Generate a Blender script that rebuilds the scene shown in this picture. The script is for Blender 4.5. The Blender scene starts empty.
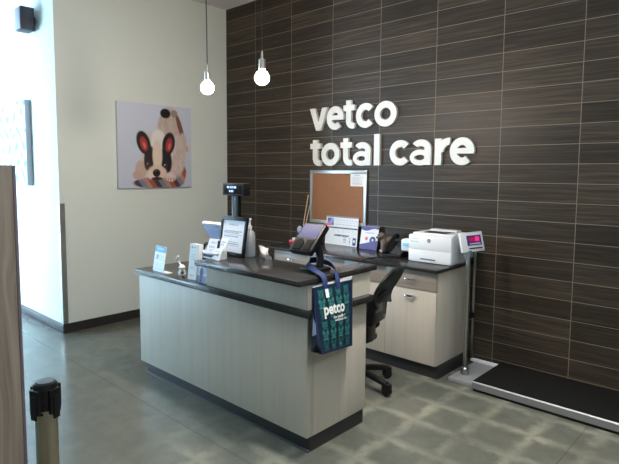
import bpy, bmesh, math, random
from mathutils import Vector, Matrix, Euler
random.seed(7)
PI = math.pi
SC = bpy.context.scene
COL = SC.collection

# ------------------------------------------------------------------ materials
def s2l(c):
    def f(v):
        v /= 255.0
        return v / 12.92 if v <= 0.04045 else ((v + 0.055) / 1.055) ** 2.4
    return (f(c[0]), f(c[1]), f(c[2]), 1.0)

class NT:
    def __init__(s, name):
        s.m = bpy.data.materials.new(name); s.m.use_nodes = True
        s.t = s.m.node_tree; s.n = s.t.nodes; s.l = s.t.links
        s.b = s.n['Principled BSDF']; s.out = s.n['Material Output']
    def add(s, typ, **kw):
        n = s.n.new(typ)
        for k, v in kw.items():
            if k in n.inputs: n.inputs[k].default_value = v
            else: setattr(n, k, v)
        return n
    def math(s, op, a, b=None, c=None):
        n = s.n.new('ShaderNodeMath'); n.operation = op
        for i, v in enumerate((a, b, c)):
            if v is None: continue
            if isinstance(v, (int, float)): n.inputs[i].default_value = v
            else: s.l.new(v, n.inputs[i])
        return n.outputs[0]
    def mix(s, fac, a, b):
        n = s.n.new('ShaderNodeMix'); n.data_type = 'RGBA'
        for i, v in ((0, fac), (6, a), (7, b)):
            if isinstance(v, (int, float)): n.inputs[i].default_value = v
            elif isinstance(v, tuple): n.inputs[i].default_value = v
            else: s.l.new(v, n.inputs[i])
        return n.outputs[2]
    def xyz(s):
        tc = s.n.new('ShaderNodeTexCoord'); sp = s.n.new('ShaderNodeSeparateXYZ')
        s.l.new(tc.outputs['Object'], sp.inputs[0]); return tc.outputs['Object'], sp.outputs
    def comb(s, x, y, z):
        n = s.n.new('ShaderNodeCombineXYZ')
        for i, v in enumerate((x, y, z)):
            if isinstance(v, (int, float)): n.inputs[i].default_value = v
            else: s.l.new(v, n.inputs[i])
        return n.outputs[0]
    def noise(s, vec, scale, detail=2, rough=0.5):
        n = s.add('ShaderNodeTexNoise'); n.inputs['Scale'].default_value = scale
        n.inputs['Detail'].default_value = detail; n.inputs['Roughness'].default_value = rough
        s.l.new(vec, n.inputs['Vector']); return n.outputs['Fac']
    def ramp(s, fac, stops):
        n = s.n.new('ShaderNodeValToRGB'); cr = n.color_ramp
        while len(cr.elements) < len(stops): cr.elements.new(0.5)
        for e, (p, c) in zip(cr.elements, stops): e.position = p; e.color = c
        s.l.new(fac, n.inputs[0]); return n.outputs[0]
    def base(s, col): s.l.new(col, s.b.inputs['Base Color'])
    def bump(s, h, strength=0.2, dist=0.002):
        n = s.add('ShaderNodeBump'); n.inputs['Strength'].default_value = strength
        n.inputs['Distance'].default_value = dist
        s.l.new(h, n.inputs['Height']); s.l.new(n.outputs[0], s.b.inputs['Normal'])

def plain(name, c, rough=0.5, metal=0.0, var=0.06, scale=40, spec=0.5):
    t = NT(name); vec, _ = t.xyz(); f = t.noise(vec, scale, 3)
    lc = s2l(c)
    a = tuple(v * (1 - var) for v in lc[:3]) + (1,); b = tuple(min(1, v * (1 + var)) for v in lc[:3]) + (1,)
    t.base(t.mix(f, a, b))
    t.b.inputs['Roughness'].default_value = rough; t.b.inputs['Metallic'].default_value = metal
    t.b.inputs['Specular IOR Level'].default_value = spec
    return t.m

def emissive(name, c, strength, base=(20, 20, 24), rough=0.25):
    t = NT(name); vec, _ = t.xyz(); f = t.noise(vec, 30, 2)
    lc = s2l(c)
    col = t.mix(f, tuple(v * .93 for v in lc[:3]) + (1,), lc)
    t.b.inputs['Base Color'].default_value = s2l(base); t.b.inputs['Roughness'].default_value = rough
    t.l.new(col, t.b.inputs['Emission Color']); t.b.inputs['Emission Strength'].default_value = strength
    return t.m

def laminate(name, dark, light, horizontal=False, rough=0.42):
    t = NT(name); vec, o = t.xyz()
    u = t.math('ADD', o['X'], o['Y'])
    if horizontal: v1 = t.comb(t.math('MULTIPLY', u, 2.2), 0, t.math('MULTIPLY', o['Z'], 70)); v2 = t.comb(t.math('MULTIPLY', u, .8), 5, t.math('MULTIPLY', o['Z'], 18))
    else: v1 = t.comb(t.math('MULTIPLY', u, 70), 0, t.math('MULTIPLY', o['Z'], 1.6)); v2 = t.comb(t.math('MULTIPLY', u, 16), 5, t.math('MULTIPLY', o['Z'], .5))
    f = t.math('ADD', t.math('MULTIPLY', t.noise(v1, 1, 4, .6), .5), t.math('MULTIPLY', t.noise(v2, 1, 2), .5))
    t.base(t.ramp(f, [(.33, s2l(dark)), (.67, s2l(light))]))
    t.b.inputs['Roughness'].default_value = rough
    return t.m

def tile_material():
    t = NT('wood_look_tile'); vec, o = t.xyz()
    W, H = .6096, .1524
    u = t.math('DIVIDE', t.math('ADD', o['X'], .0524), W); v = t.math('DIVIDE', t.math('ADD', o['Z'], H - .0789), H)
    fu, fv = t.math('FRACT', u), t.math('FRACT', v); iu, iv = t.math('FLOOR', u), t.math('FLOOR', v)
    du = t.math('MULTIPLY', t.math('SUBTRACT', .5, t.math('ABSOLUTE', t.math('SUBTRACT', fu, .5))), W)
    dv = t.math('MULTIPLY', t.math('SUBTRACT', .5, t.math('ABSOLUTE', t.math('SUBTRACT', fv, .5))), H)
    d = t.math('MINIMUM', du, dv)
    grout = t.math('LESS_THAN', d, .0022)
    wn = t.n.new('ShaderNodeTexWhiteNoise'); wn.noise_dimensions = '3D'; t.l.new(t.comb(iu, iv, 3.0), wn.inputs['Vector'])
    rnd = wn.outputs['Value']
    warp = t.math('MULTIPLY', t.noise(t.comb(t.math('MULTIPLY', o['X'], 3), t.math('MULTIPLY', rnd, 50), t.math('MULTIPLY', o['Z'], 8)), 1, 2), .03)
    z2 = t.math('ADD', o['Z'], warp)
    s1 = t.noise(t.comb(t.math('MULTIPLY', o['X'], 2.0), t.math('MULTIPLY', rnd, 90), t.math('MULTIPLY', z2, 60)), 1, 3, .6)
    s2 = t.noise(t.comb(t.math('MULTIPLY', o['X'], 1.2), t.math('MULTIPLY', rnd, 60), t.math('MULTIPLY', z2, 200)), 1, 2, .6)
    f = t.math('ADD', t.math('MULTIPLY', s1, .62), t.math('MULTIPLY', s2, .38))
    f = t.math('ADD', f, t.math('MULTIPLY', t.math('SUBTRACT', rnd, .5), .16))
    c = t.ramp(f, [(.28, s2l((38, 34, 28))), (.5, s2l((57, 50, 43))), (.74, s2l((88, 77, 65)))])
    t.base(t.mix(grout, c, s2l((136, 128, 114))))
    rr = t.math('ADD', .42, t.math('MULTIPLY', grout, .4)); t.l.new(rr, t.b.inputs['Roughness'])
    t.b.inputs['Specular IOR Level'].default_value = .24
    t.bump(t.math('MINIMUM', d, .004), .5, .3)
    return t.m

def floor_material():
    t = NT('polished_concrete'); vec, o = t.xyz()
    n1 = t.noise(vec, 1.1, 4, .6); n2 = t.noise(vec, 7, 4, .65); n3 = t.noise(vec, 60, 3)
    f = t.math('ADD', t.math('ADD', t.math('MULTIPLY', n1, .45), t.math('MULTIPLY', n2, .4)), t.math('MULTIPLY', n3, .15))
    c = t.ramp(f, [(.3, s2l((82, 85, 78))), (.5, s2l((97, 99, 91))), (.7, s2l((112, 113, 103)))])
    # ghost of old floor tiles: paler grid lines, stronger to the right of the desk
    G = .33
    wob = t.math('MULTIPLY', t.math('SUBTRACT', t.noise(vec, 7, 4, .7), .5), .13)
    gx = t.math('FRACT', t.math('DIVIDE', t.math('ADD', o['X'], wob), G)); gy = t.math('FRACT', t.math('DIVIDE', t.math('ADD', o['Y'], wob), G))
    ax = t.math('ABSOLUTE', t.math('SUBTRACT', gx, .5)); ay = t.math('ABSOLUTE', t.math('SUBTRACT', gy, .5))
    m = t.math('MAXIMUM', ax, ay)
    line = t.n.new('ShaderNodeMapRange'); line.interpolation_type = 'SMOOTHSTEP'
    line.inputs['From Min'].default_value = .30; line.inputs['From Max'].default_value = .50; t.l.new(m, line.inputs['Value'])
    reg = t.n.new('ShaderNodeMapRange'); reg.interpolation_type = 'SMOOTHSTEP'
    reg.inputs['From Min'].default_value = 2.4; reg.inputs['From Max'].default_value = 3.6; t.l.new(o['X'], reg.inputs['Value'])
    amt = t.math('MULTIPLY', t.math('MULTIPLY', line.outputs[0], t.math('ADD', .05, t.math('MULTIPLY', reg.outputs[0], .42))), t.math('MULTIPLY', 3.2, t.math('MAXIMUM', 0, t.math('SUBTRACT', t.noise(vec, 2.6, 4, .65), .3))))
    c = t.mix(amt, c, s2l((168, 166, 149)))
    # saw-cut joints
    jy = t.math('LESS_THAN', t.math('ABSOLUTE', t.math('ADD', o['Y'], 2.455)), .006)
    jx = t.math('LESS_THAN', t.math('ABSOLUTE', t.math('SUBTRACT', o['X'], 4.515)), .005)
    j2 = t.math('LESS_THAN', t.math('ABSOLUTE', t.math('SUBTRACT', o['X'], 1.0)), .004)
    j = t.math('MAXIMUM', t.math('MAXIMUM', jx, jy), j2)
    c = t.mix(t.math('MULTIPLY', j, .3), c, s2l((60, 58, 54)))
    t.base(c)
    t.b.inputs['Roughness'].default_value = .22
    t.b.inputs['Specular IOR Level'].default_value = .6
    return t.m

def stone_material():
    t = NT('charcoal_quartz'); vec, o = t.xyz()
    n = t.noise(vec, 160, 3, .7); n2 = t.noise(vec, 9, 3)
    f = t.math('ADD', t.math('MULTIPLY', n, .7), t.math('MULTIPLY', n2, .3))
    t.base(t.ramp(f, [(.35, s2l((38, 39, 40))), (.65, s2l((56, 56, 56)))]))
    t.b.inputs['Roughness'].default_value = .2
    return t.m

def wood_material():
    t = NT('brown_wood_board'); vec, o = t.xyz()
    w = t.math('MULTIPLY', t.noise(t.comb(t.math('MULTIPLY', o['Y'], 5), 2, t.math('MULTIPLY', o['Z'], 2)), 1, 2), .12)
    y = t.math('ADD', t.math('ADD', o['Y'], o['X']), w)
    f = t.noise(t.comb(t.math('MULTIPLY', y, 55), 0, t.math('MULTIPLY', o['Z'], 1.5)), 1, 4, .6)
    t.base(t.ramp(f, [(.3, s2l((122, 106, 92))), (.5, s2l((146, 130, 115))), (.7, s2l((168, 151, 135)))]))
    t.b.inputs['Roughness'].default_value = .5
    return t.m

def cork_material():
    t = NT('cork'); vec, o = t.xyz()
    f = t.noise(vec, 190, 3, .7)
    t.base(t.ramp(f, [(.3, s2l((128, 86, 60))), (.5, s2l((152, 106, 76))), (.7, s2l((172, 124, 92)))]))
    t.b.inputs['Roughness'].default_value = .9; t.bump(f, .3, .002)
    return t.m

def print_material():
    t = NT('printed_sheet'); a = t.add('ShaderNodeAttribute', attribute_name='ink'); t.l.new(a.outputs['Color'], t.b.inputs['Base Color'])
    t.b.inputs['Roughness'].default_value = .45; return t.m

def glass_material(name, tint, gloss=.12, milk=0.0):
    t = NT(name); tr = t.add('ShaderNodeBsdfTransparent'); tr.inputs[0].default_value = tint
    gl = t.add('ShaderNodeBsdfGlossy'); gl.inputs['Roughness'].default_value = .04
    vec, _ = t.xyz(); f = t.noise(vec, 2, 1)
    mx = t.n.new('ShaderNodeMixShader'); t.l.new(t.math('ADD', gloss, t.math('MULTIPLY', f, .02)), mx.inputs[0])
    t.l.new(tr.outputs[0], mx.inputs[1]); t.l.new(gl.outputs[0], mx.inputs[2])
    if milk:
        df = t.add('ShaderNodeBsdfDiffuse'); df.inputs[0].default_value = s2l((232, 238, 244)); m2 = t.n.new('ShaderNodeMixShader'); m2.inputs[0].default_value = milk
        t.l.new(mx.outputs[0], m2.inputs[1]); t.l.new(df.outputs[0], m2.inputs[2]); mx = m2
    t.l.new(mx.outputs[0], t.out.inputs[0])
    return t.m

def brushed(name, c, rough=.3):
    t = NT(name); vec, o = t.xyz()
    f = t.noise(t.comb(t.math('MULTIPLY', o['X'], 300), t.math('MULTIPLY', o['Y'], 300), t.math('MULTIPLY', o['Z'], 4)), 1, 2)
    lc = s2l(c); t.base(t.mix(f, tuple(v * .85 for v in lc[:3]) + (1,), lc))
    t.b.inputs['Metallic'].default_value = 1; t.b.inputs['Roughness'].default_value = rough
    return t.m

M = dict(
    white_wall=plain('white_wall_paint', (216, 224, 219), .75, var=.012, scale=5, spec=.2),
    bright_wall=plain('corridor_wall_paint', (238, 238, 236), .75, var=.012, scale=5, spec=.2),
    ceiling=plain('ceiling_paint', (205, 205, 206), .9, var=.02, scale=20, spec=.1),
    tile=tile_material(), floor=floor_material(), stone=stone_material(), wood=wood_material(), cork=cork_material(),
    lam=laminate('pale_ash_laminate', (190, 181, 167), (202, 194, 180)),
    drawer=laminate('taupe_laminate', (138, 127, 117), (164, 152, 141), True),
    base=plain('black_vinyl_base', (42, 41, 42), .45, var=.1),
    plastic=plain('black_plastic', (22, 22, 24), .42, var=.1, spec=.3),
    soft=plain('black_rubber', (14, 14, 14), .85, var=.15, spec=.25, scale=90),
    mesh=plain('black_mesh_fabric', (58, 60, 60), .7, var=.25, scale=160),
    grey=plain('grey_plastic', (128, 134, 142), .4),
    midgrey=plain('slate_plastic', (84, 88, 94), .45),
    slate=plain('dark_slate_plastic', (56, 60, 64), .45),
    white=plain('white_plastic', (236, 238, 240), .35, var=.02),
    paper=plain('white_paper', (236, 236, 238), .8, var=.02),
    sign=plain('white_sign_acrylic', (228, 228, 224), .4, var=.01),
    chrome=plain('polished_chrome', (220, 220, 222), .12, 1.0, .03),
    steel=brushed('brushed_steel', (188, 186, 180)),
    brass=brushed('satin_champagne_steel', (196, 186, 164), .28),
    alu=brushed('satin_aluminium', (205, 207, 210), .35),
    plate=plain('grey_coated_steel', (158, 160, 164), .35, .3, .05),
    shaded_white=plain('bluish_shaded_white', (176, 188, 224), .4, var=.03),  # white parts, their bluish shade put into the colour
    navy=plain('navy_fabric', (34, 48, 96), .8, var=.15, scale=200),
    navybag=plain('navy_bag_fabric', (26, 36, 64), .75, var=.12, scale=150),
    blue=plain('navy_print', (56, 66, 120), .5),
    pink=plain('pink_paper', (250, 120, 138), .7, var=.03),
    stick=plain('pale_wood_stick', (196, 176, 146), .6, var=.1),
    fig=plain('brown_glazed_clay', (116, 106, 99), .5, var=.3, scale=45),
    figpale=plain('pale_glazed_clay', (190, 180, 168), .45, var=.1, scale=45),
    speaker=plain('dark_speaker_shell', (48, 52, 62), .55),
    print=print_material(),
    glass=glass_material('window_glass', (.97, .98, 1, 1), .06),
    clear=glass_material('clear_plastic', (.86, .89, .92, 1), .16),
    milky=glass_material('milky_clear_plastic', (.80, .83, .86, 1), .16, .38),
    bulb=emissive('lit_bulb_glass', (255, 236, 218), 620, (240, 240, 240)),
    screen=emissive('lit_lavender_screen', (108, 110, 172), .75, (20, 20, 24), .6),
    lcd=emissive('lit_blue_characters', (170, 200, 255), 1.5),
    purple=emissive('lit_violet_screen', (66, 40, 120), .9),
    redled=emissive('lit_red_digits', (200, 24, 50), .75),
    pinkled=emissive('lit_pink_digits', (255, 60, 140), .9),
    cyan=emissive('lit_cyan_screen', (120, 205, 240), 1.1),
    lamp=emissive('lit_ceiling_diffuser', (240, 248, 255), 24.0, (240, 240, 240)),
    spot=emissive('lit_downlight_lens', (255, 244, 226), 30.0, (240, 240, 240)),
    ink=plain('dark_ink', (40, 42, 52), .7),
    lightink=plain('grey_ink', (150, 156, 168), .7),
)

# ------------------------------------------------------------------ mesh builder
class B:
    def __init__(s): s.bm = bmesh.new()
    def _merge(s, b2, mat=None):
        if mat is not None: bmesh.ops.transform(b2, matrix=mat, verts=b2.verts)
        me = bpy.data.meshes.new('tmp'); b2.to_mesh(me); b2.free(); s.bm.from_mesh(me); bpy.data.meshes.remove(me)
        return s
    def box(s, x0, x1, y0, y1, z0, z1, bev=0.0, mat=None, seg=2):
        b = bmesh.new(); bmesh.ops.create_cube(b, size=1)
        bmesh.ops.scale(b, vec=(abs(x1 - x0), abs(y1 - y0), abs(z1 - z0)), verts=b.verts)
        bmesh.ops.translate(b, vec=((x0 + x1) / 2, (y0 + y1) / 2, (z0 + z1) / 2), verts=b.verts)
        if bev > 0: bmesh.ops.bevel(b, geom=b.edges[:], offset=bev, segments=seg, affect='EDGES', profile=.5)
        return s._merge(b, mat)
    def cyl(s, p0, p1, r0, r1=None, n=24, bev=0.0):
        r1 = r0 if r1 is None else r1
        p0, p1 = Vector(p0), Vector(p1); d = p1 - p0; L = d.length
        b = bmesh.new(); bmesh.ops.create_cone(b, cap_ends=True, segments=n, radius1=r0, radius2=r1, depth=L)
        if bev > 0:
            es = [e for e in b.edges if abs(abs(e.verts[0].co.z) - L / 2) < 1e-6 and abs(e.verts[0].co.z - e.verts[1].co.z) < 1e-6]
            bmesh.ops.bevel(b, geom=es, offset=bev, segments=2, affect='EDGES', profile=.5)
        q = Vector((0, 0, 1)).rotation_difference(d.normalized())
        return s._merge(b, Matrix.Translation((p0 + p1) / 2) @ q.to_matrix().to_4x4())
    def lathe(s, prof, n=28, c=(0, 0, 0)):
        b = bmesh.new(); rings = []
        for r, z in prof:
            if r < 1e-6: rings.append([b.verts.new((0, 0, z))])
            else: rings.append([b.verts.new((r * math.cos(2 * PI * i / n), r * math.sin(2 * PI * i / n), z)) for i in range(n)])
        for a, c2 in zip(rings, rings[1:]):
            for i in range(n):
                j = (i + 1) % n
                vs = [a[0] if len(a) == 1 else a[i], a[0] if len(a) == 1 else a[j], c2[0] if len(c2) == 1 else c2[j], c2[0] if len(c2) == 1 else c2[i]]
                u = []
                for v in vs:
                    if v not in u: u.append(v)
                if len(u) > 2: b.faces.new(u)
        if len(rings[0]) > 1: b.faces.new(rings[0][::-1])
        if len(rings[-1]) > 1: b.faces.new(rings[-1])
        return s._merge(b, Matrix.Translation(c))
    def ball(s, c, r, mat=None, n=16):
        b = bmesh.new(); bmesh.ops.create_uvsphere(b, u_segments=n * 2, v_segments=n, radius=1)
        r = (r, r, r) if isinstance(r, (int, float)) else r
        bmesh.ops.scale(b, vec=r, verts=b.verts)
        m = Matrix.Translation(c)
        if mat is not None: m = m @ mat
        return s._merge(b, m)
    def tube(s, pts, r, n=10, smooth=6, rads=None):
        P = catmull([Vector(p) for p in pts], smooth)
        b = bmesh.new(); prev = None; up = Vector((0, 0, 1)); N = len(P)
        rr = [r] * N if rads is None else [rads[0] + (rads[1] - rads[0]) * i / (N - 1) for i in range(N)]
        frame = None; rings = []
        for i, p in enumerate(P):
            tg = (P[min(i + 1, N - 1)] - P[max(i - 1, 0)]).normalized()
            if frame is None:
                a = up if abs(tg.dot(up)) < .9 else Vector((1, 0, 0)); x = tg.cross(a).normalized()
            else: x = (frame - tg * frame.dot(tg)).normalized()
            frame = x; y = tg.cross(x)
            rings.append([b.verts.new(p + (x * math.cos(2 * PI * k / n) + y * math.sin(2 * PI * k / n)) * rr[i]) for k in range(n)])
        for a, c in zip(rings, rings[1:]):
            for k in range(n): b.faces.new((a[k], a[(k + 1) % n], c[(k + 1) % n], c[k]))
        b.faces.new(rings[0][::-1]); b.faces.new(rings[-1])
        return s._merge(b)
    def prism(s, poly, d0, d1, axes='xz', bev=0.0):
        # polygon in a plane, extruded along the third axis from d0 to d1
        b = bmesh.new()
        def co(p, d):
            if axes == 'xz': return (p[0], d, p[1])
            if axes == 'xy': return (p[0], p[1], d)
            return (d, p[0], p[1])
        a = [b.verts.new(co(p, d0)) for p in poly]; c = [b.verts.new(co(p, d1)) for p in poly]
        n = len(poly); b.faces.new(a); b.faces.new(c[::-1])
        for i in range(n): b.faces.new((a[i], c[i], c[(i + 1) % n], a[(i + 1) % n]))
        bmesh.ops.recalc_face_normals(b, faces=b.faces)
        if bev > 0: bmesh.ops.bevel(b, geom=b.edges[:], offset=bev, segments=2, affect='EDGES', profile=.5)
        return s._merge(b)
    def ringsec(s, cx, cz, ro, ri, a0, a1, d0, d1, sx=1, sz=1, n=36):
        # flat ring sector in the xz plane, one closed solid
        full = abs(a1 - a0) >= 2 * PI - 1e-6
        k = n if full else max(6, int(n * abs(a1 - a0) / (2 * PI)))
        b = bmesh.new(); q = []
        for i in range(k + (0 if full else 1)):
            a = a0 + (a1 - a0) * i / k; ca, sa = math.cos(a), math.sin(a)
            q.append([b.verts.new((cx + r * ca * (sx if r == ro else 1) if r == ro else cx + (ri * ca) * ((ro * sx - (ro - ri)) / ri), d, cz + (ro * sa * sz if r == ro else ri * sa * ((ro * sz - (ro - ri)) / ri)))) for r, d in ((ro, d0), (ri, d0), (ri, d1), (ro, d1))])
        m = len(q)
        for i in range(m if full else m - 1):
            u, v = q[i], q[(i + 1) % m]
            for j in range(4): b.faces.new((u[j], u[(j + 1) % 4], v[(j + 1) % 4], v[j]))
        if not full: b.faces.new(q[0]); b.faces.new(q[-1][::-1])
        bmesh.ops.recalc_face_normals(b, faces=b.faces)
        return s._merge(b)
    def ribbon(s, pts, wv, th=.002, smooth=5):
        # strap: path with a width vector per point, given real thickness
        P = catmull([Vector(p) for p in pts], smooth); W = catmull([Vector(w) for w in wv], smooth)
        b = bmesh.new(); R = []
        for i, (p, w) in enumerate(zip(P, W)):
            tg = (P[min(i + 1, len(P) - 1)] - P[max(i - 1, 0)]).normalized(); nn = tg.cross(w).normalized() * th / 2
            R.append([b.verts.new(p - w / 2 - nn), b.verts.new(p + w / 2 - nn), b.verts.new(p + w / 2 + nn), b.verts.new(p - w / 2 + nn)])
        for a, c in zip(R, R[1:]):
            for j in range(4): b.faces.new((a[j], a[(j + 1) % 4], c[(j + 1) % 4], c[j]))
        b.faces.new(R[0][::-1]); b.faces.new(R[-1])
        bmesh.ops.recalc_face_normals(b, faces=b.faces)
        return s._merge(b)
    def quadslab(s, q, th):
        # thin solid sheet through four 3D corners, thickness towards the back of the sheet
        q = [Vector(p) for p in q]; n = (q[1] - q[0]).cross(q[3] - q[0]).normalized() * th
        b = bmesh.new(); a = [b.verts.new(p) for p in q]; c = [b.verts.new(p - n) for p in q]
        b.faces.new(a); b.faces.new(c[::-1])
        for i in range(4): b.faces.new((a[i], c[i], c[(i + 1) % 4], a[(i + 1) % 4]))
        bmesh.ops.recalc_face_normals(b, faces=b.faces)
        return s._merge(b)
    def xf(s, mat): bmesh.ops.transform(s.bm, matrix=mat, verts=s.bm.verts); return s
    def mesh(s, name, mat, angle=35):
        me = bpy.data.meshes.new(name); s.bm.to_mesh(me); s.bm.free()
        for p in me.polygons: p.use_smooth = True
        me.set_sharp_from_angle(angle=math.radians(angle)); me.materials.append(mat)
        return me

def catmull(P, k):
    if k <= 1 or len(P) < 3: return P
    out = []
    for i in range(len(P) - 1):
        p0 = P[i - 1] if i else P[0] * 2 - P[1]; p1, p2 = P[i], P[i + 1]; p3 = P[i + 2] if i + 2 < len(P) else P[-1] * 2 - P[-2]
        for j in range(k):
            t = j / k
            out.append(.5 * ((2 * p1) + (p2 - p0) * t + (2 * p0 - 5 * p1 + 4 * p2 - p3) * t * t + (3 * p1 - p0 - 3 * p2 + p3) * t ** 3))
    out.append(P[-1]); return out

def obj(name, b, mat, parent=None, label=None):
    me = b.mesh(name, mat) if isinstance(b, B) else b
    if not isinstance(b, B) and mat is not None and not me.materials: me.materials.append(mat)
    o = bpy.data.objects.new(name, me); COL.objects.link(o)
    if parent is not None: o.parent = parent
    if label: o['label'] = label
    return o

def tag(o, label, cat, group=None):
    o['label'] = label; o['category'] = cat
    if group: o['group'] = group
    return o

def thing(name, label, cat, loc=(0, 0, 0), rz=0.0, group=None):
    o = bpy.data.objects.new(name, None); COL.objects.link(o); o.empty_display_size = .05
    o.location = loc; o.rotation_euler = (0, 0, rz)
    return tag(o, label, cat, group)

def struct(name, b, mat, parent=None):
    o = obj(name, b, mat, parent)
    if parent is None: o['kind'] = 'structure'
    return o

def text_mesh(name, txt, w, h, depth, mat, offset=0.0, spacing=1.0):
    cu = bpy.data.curves.new('t', 'FONT'); cu.body = txt; cu.extrude = .02; cu.offset = offset; cu.space_character = spacing; cu.resolution_u = 4
    o = bpy.data.objects.new('t', cu); COL.objects.link(o)
    dg = bpy.context.evaluated_depsgraph_get(); dg.update()
    me = bpy.data.meshes.new_from_object(o.evaluated_get(dg))
    bpy.data.objects.remove(o); bpy.data.curves.remove(cu)
    xs = [v.co.x for v in me.vertices]; ys = [v.co.y for v in me.vertices]
    x0, x1, y0, y1 = min(xs), max(xs), min(ys), max(ys)
    for v in me.vertices:                   # text plane becomes the xz plane, front towards -y
        x = (v.co.x - x0) / (x1 - x0) * w; z = (v.co.y - y0) / (y1 - y0) * h; y = -depth if v.co.z > 0 else 0
        v.co = (x - w / 2, y, z - h / 2)
    me.name = name; me.materials.clear(); me.materials.append(mat)
    return me

def print_mesh(name, w, h, nx, ny, fn, fmap=None):
    # a sheet in the xz plane, centred, front to -y, inked point by point by fn(u, v) with v down
    bm = bmesh.new(); lay = bm.verts.layers.float_color.new('ink')
    V = []
    for j in range(ny + 1):
        row = []
        for i in range(nx + 1):
            u, v = i / nx, j / ny
            p = ((u - .5) * w, 0, (.5 - v) * h) if fmap is None else fmap(u, v)
            vt = bm.verts.new(p); vt[lay] = s2l(fn(u, v)); row.append(vt)
        V.append(row)
    for j in range(ny):
        for i in range(nx): bm.faces.new((V[j][i], V[j + 1][i], V[j + 1][i + 1], V[j][i + 1]))
    me = bpy.data.meshes.new(name); bm.to_mesh(me); bm.free(); me.materials.append(M['print'])
    return me

def sm(a, b, x):
    t = max(0, min(1, (x - a) / (b - a))); return t * t * (3 - 2 * t)
def lerp(a, b, t): return tuple(p + (q - p) * t for p, q in zip(a, b))

# ------------------------------------------------------------------ the setting
CEIL = 3.738
XW, XE, YS = -7.0, 9.0, -7.6
struct('floor', B().box(XW, XE, YS, 0.14, -.1, 0), M['floor'])
struct('ceiling', B().box(XW, XE, YS, 0.14, CEIL, CEIL + .1), M['ceiling'])
struct('wall_right', B().box(-.12, XE, 0, .14, 0, CEIL), M['tile'])
struct('wall_left', B().box(-.12, 0, -2.176, 0, 0, CEIL), M['white_wall'])
struct('wall_side', B().box(XW, -.12, -2.176, -2.056, 0, CEIL), M['white_wall'])
struct('wall_back', B().box(XE, XE + .12, YS, .14, 0, CEIL), M['white_wall'])
struct('wall_far', B().box(XW - .12, XW, YS, -2.056, 0, CEIL), M['bright_wall'])
# shop front: unseen bay added close by so its windows overexpose the side wall, solid wall behind the camera
YB = -5.2; XB = -1.0
wf = B()
wins = [(-6.9, -5.4), (-5.25, -3.75), (-3.6, -2.1)]
xs = [XW]
for a, b_ in wins:
    wf.box(xs[-1], a, YB - .15, YB, 0, CEIL); xs.append(b_)
    wf.box(a, b_, YB - .15, YB, 3.3, CEIL); wf.box(a, b_, YB - .15, YB, 0, .15)
wf.box(xs[-1], XB, YB - .15, YB, 0, CEIL)
wf.box(XB - .15, XB, YS, YB - .15, 0, CEIL); wf.box(XB - .15, XE, YS - .15, YS, 0, CEIL)
struct('wall_front', wf, M['white_wall'])
for i, (a, b_) in enumerate(wins):
    w = struct('window_%d' % (i + 1), B().box(a + .04, b_ - .04, YB - .08, YB - .07, .19, 3.26), M['glass'])
    f = B()
    f.box(a, a + .05, YB - .11, YB - .04, .15, 3.3).box(b_ - .05, b_, YB - .11, YB - .04, .15, 3.3)
    f.box(a, b_, YB - .11, YB - .04, .15, .2).box(a, b_, YB - .11, YB - .04, 3.25, 3.3).box(a, b_, YB - .105, YB - .045, 2.25, 2.3)
    obj('window_frame', f, M['alu'], w)
struct('baseboard_left', B().prism([(-2.1765, 0), (-.0, 0), (-.0, .098), (-2.1765, .098)], .0016, .012, 'yz'), M['base'])
struct('baseboard_side', B().box(XW, .012, -2.187, -2.1765, 0, .098, .003), M['base'])
# steel guard on the outside corner
g = B(); g.box(.0016, .0035, -2.1785, -2.125, .098, 1.35); g.box(-.05, .0035, -2.1795, -2.1765, .098, 1.35)
struct('trim_1', g, M['steel'])

# ------------------------------------------------------------------ reception desk
D = thing('reception_desk', 'two-level reception desk in pale ash laminate with charcoal counters', 'desk', (0, 0, 0))
p = B(); p.box(1.511, 3.404, -2.16, -2.11, .1, .84, .002); p.box(1.511, 1.561, -2.11, -1.585, .1, .84, .002)
obj('front_panel', p, M['lam'], D)
obj('end_panel', B().box(3.345, 3.405, -2.109, -1.581, .1, .84, .002), M['lam'], D)
r_ = B().prism([(2.435, -2.16), (3.405, -2.16), (3.405, -1.545), (3.29, -1.545), (3.29, -1.845), (2.435, -1.845)], .88, 1.033, 'xy')
obj('riser_panel', r_, M['lam'], D)
k = B(); k.box(1.56, 3.395, -2.125, -2.09, 0, .1); k.box(3.36, 3.395, -2.09, -1.59, 0, .1); k.box(1.56, 1.6, -2.09, -1.6, 0, .1)
obj('toe_kick', k, M['base'], D)
obj('toe_kick_trim', B().box(1.555, 3.4, -2.14, -2.125, 0, .012, .003), M['midgrey'], D)
obj('lower_countertop', B().box(1.49, 3.452, -2.192, -1.56, .84, .88, .004), M['stone'], D)
u_ = B().prism([(2.418, -2.252), (3.423, -2.252), (3.423, -1.492), (3.278, -1.492), (3.278, -1.82), (2.418, -1.82)], 1.033, 1.067, 'xy', .004)
obj('upper_countertop', u_, M['stone'], D)

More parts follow.
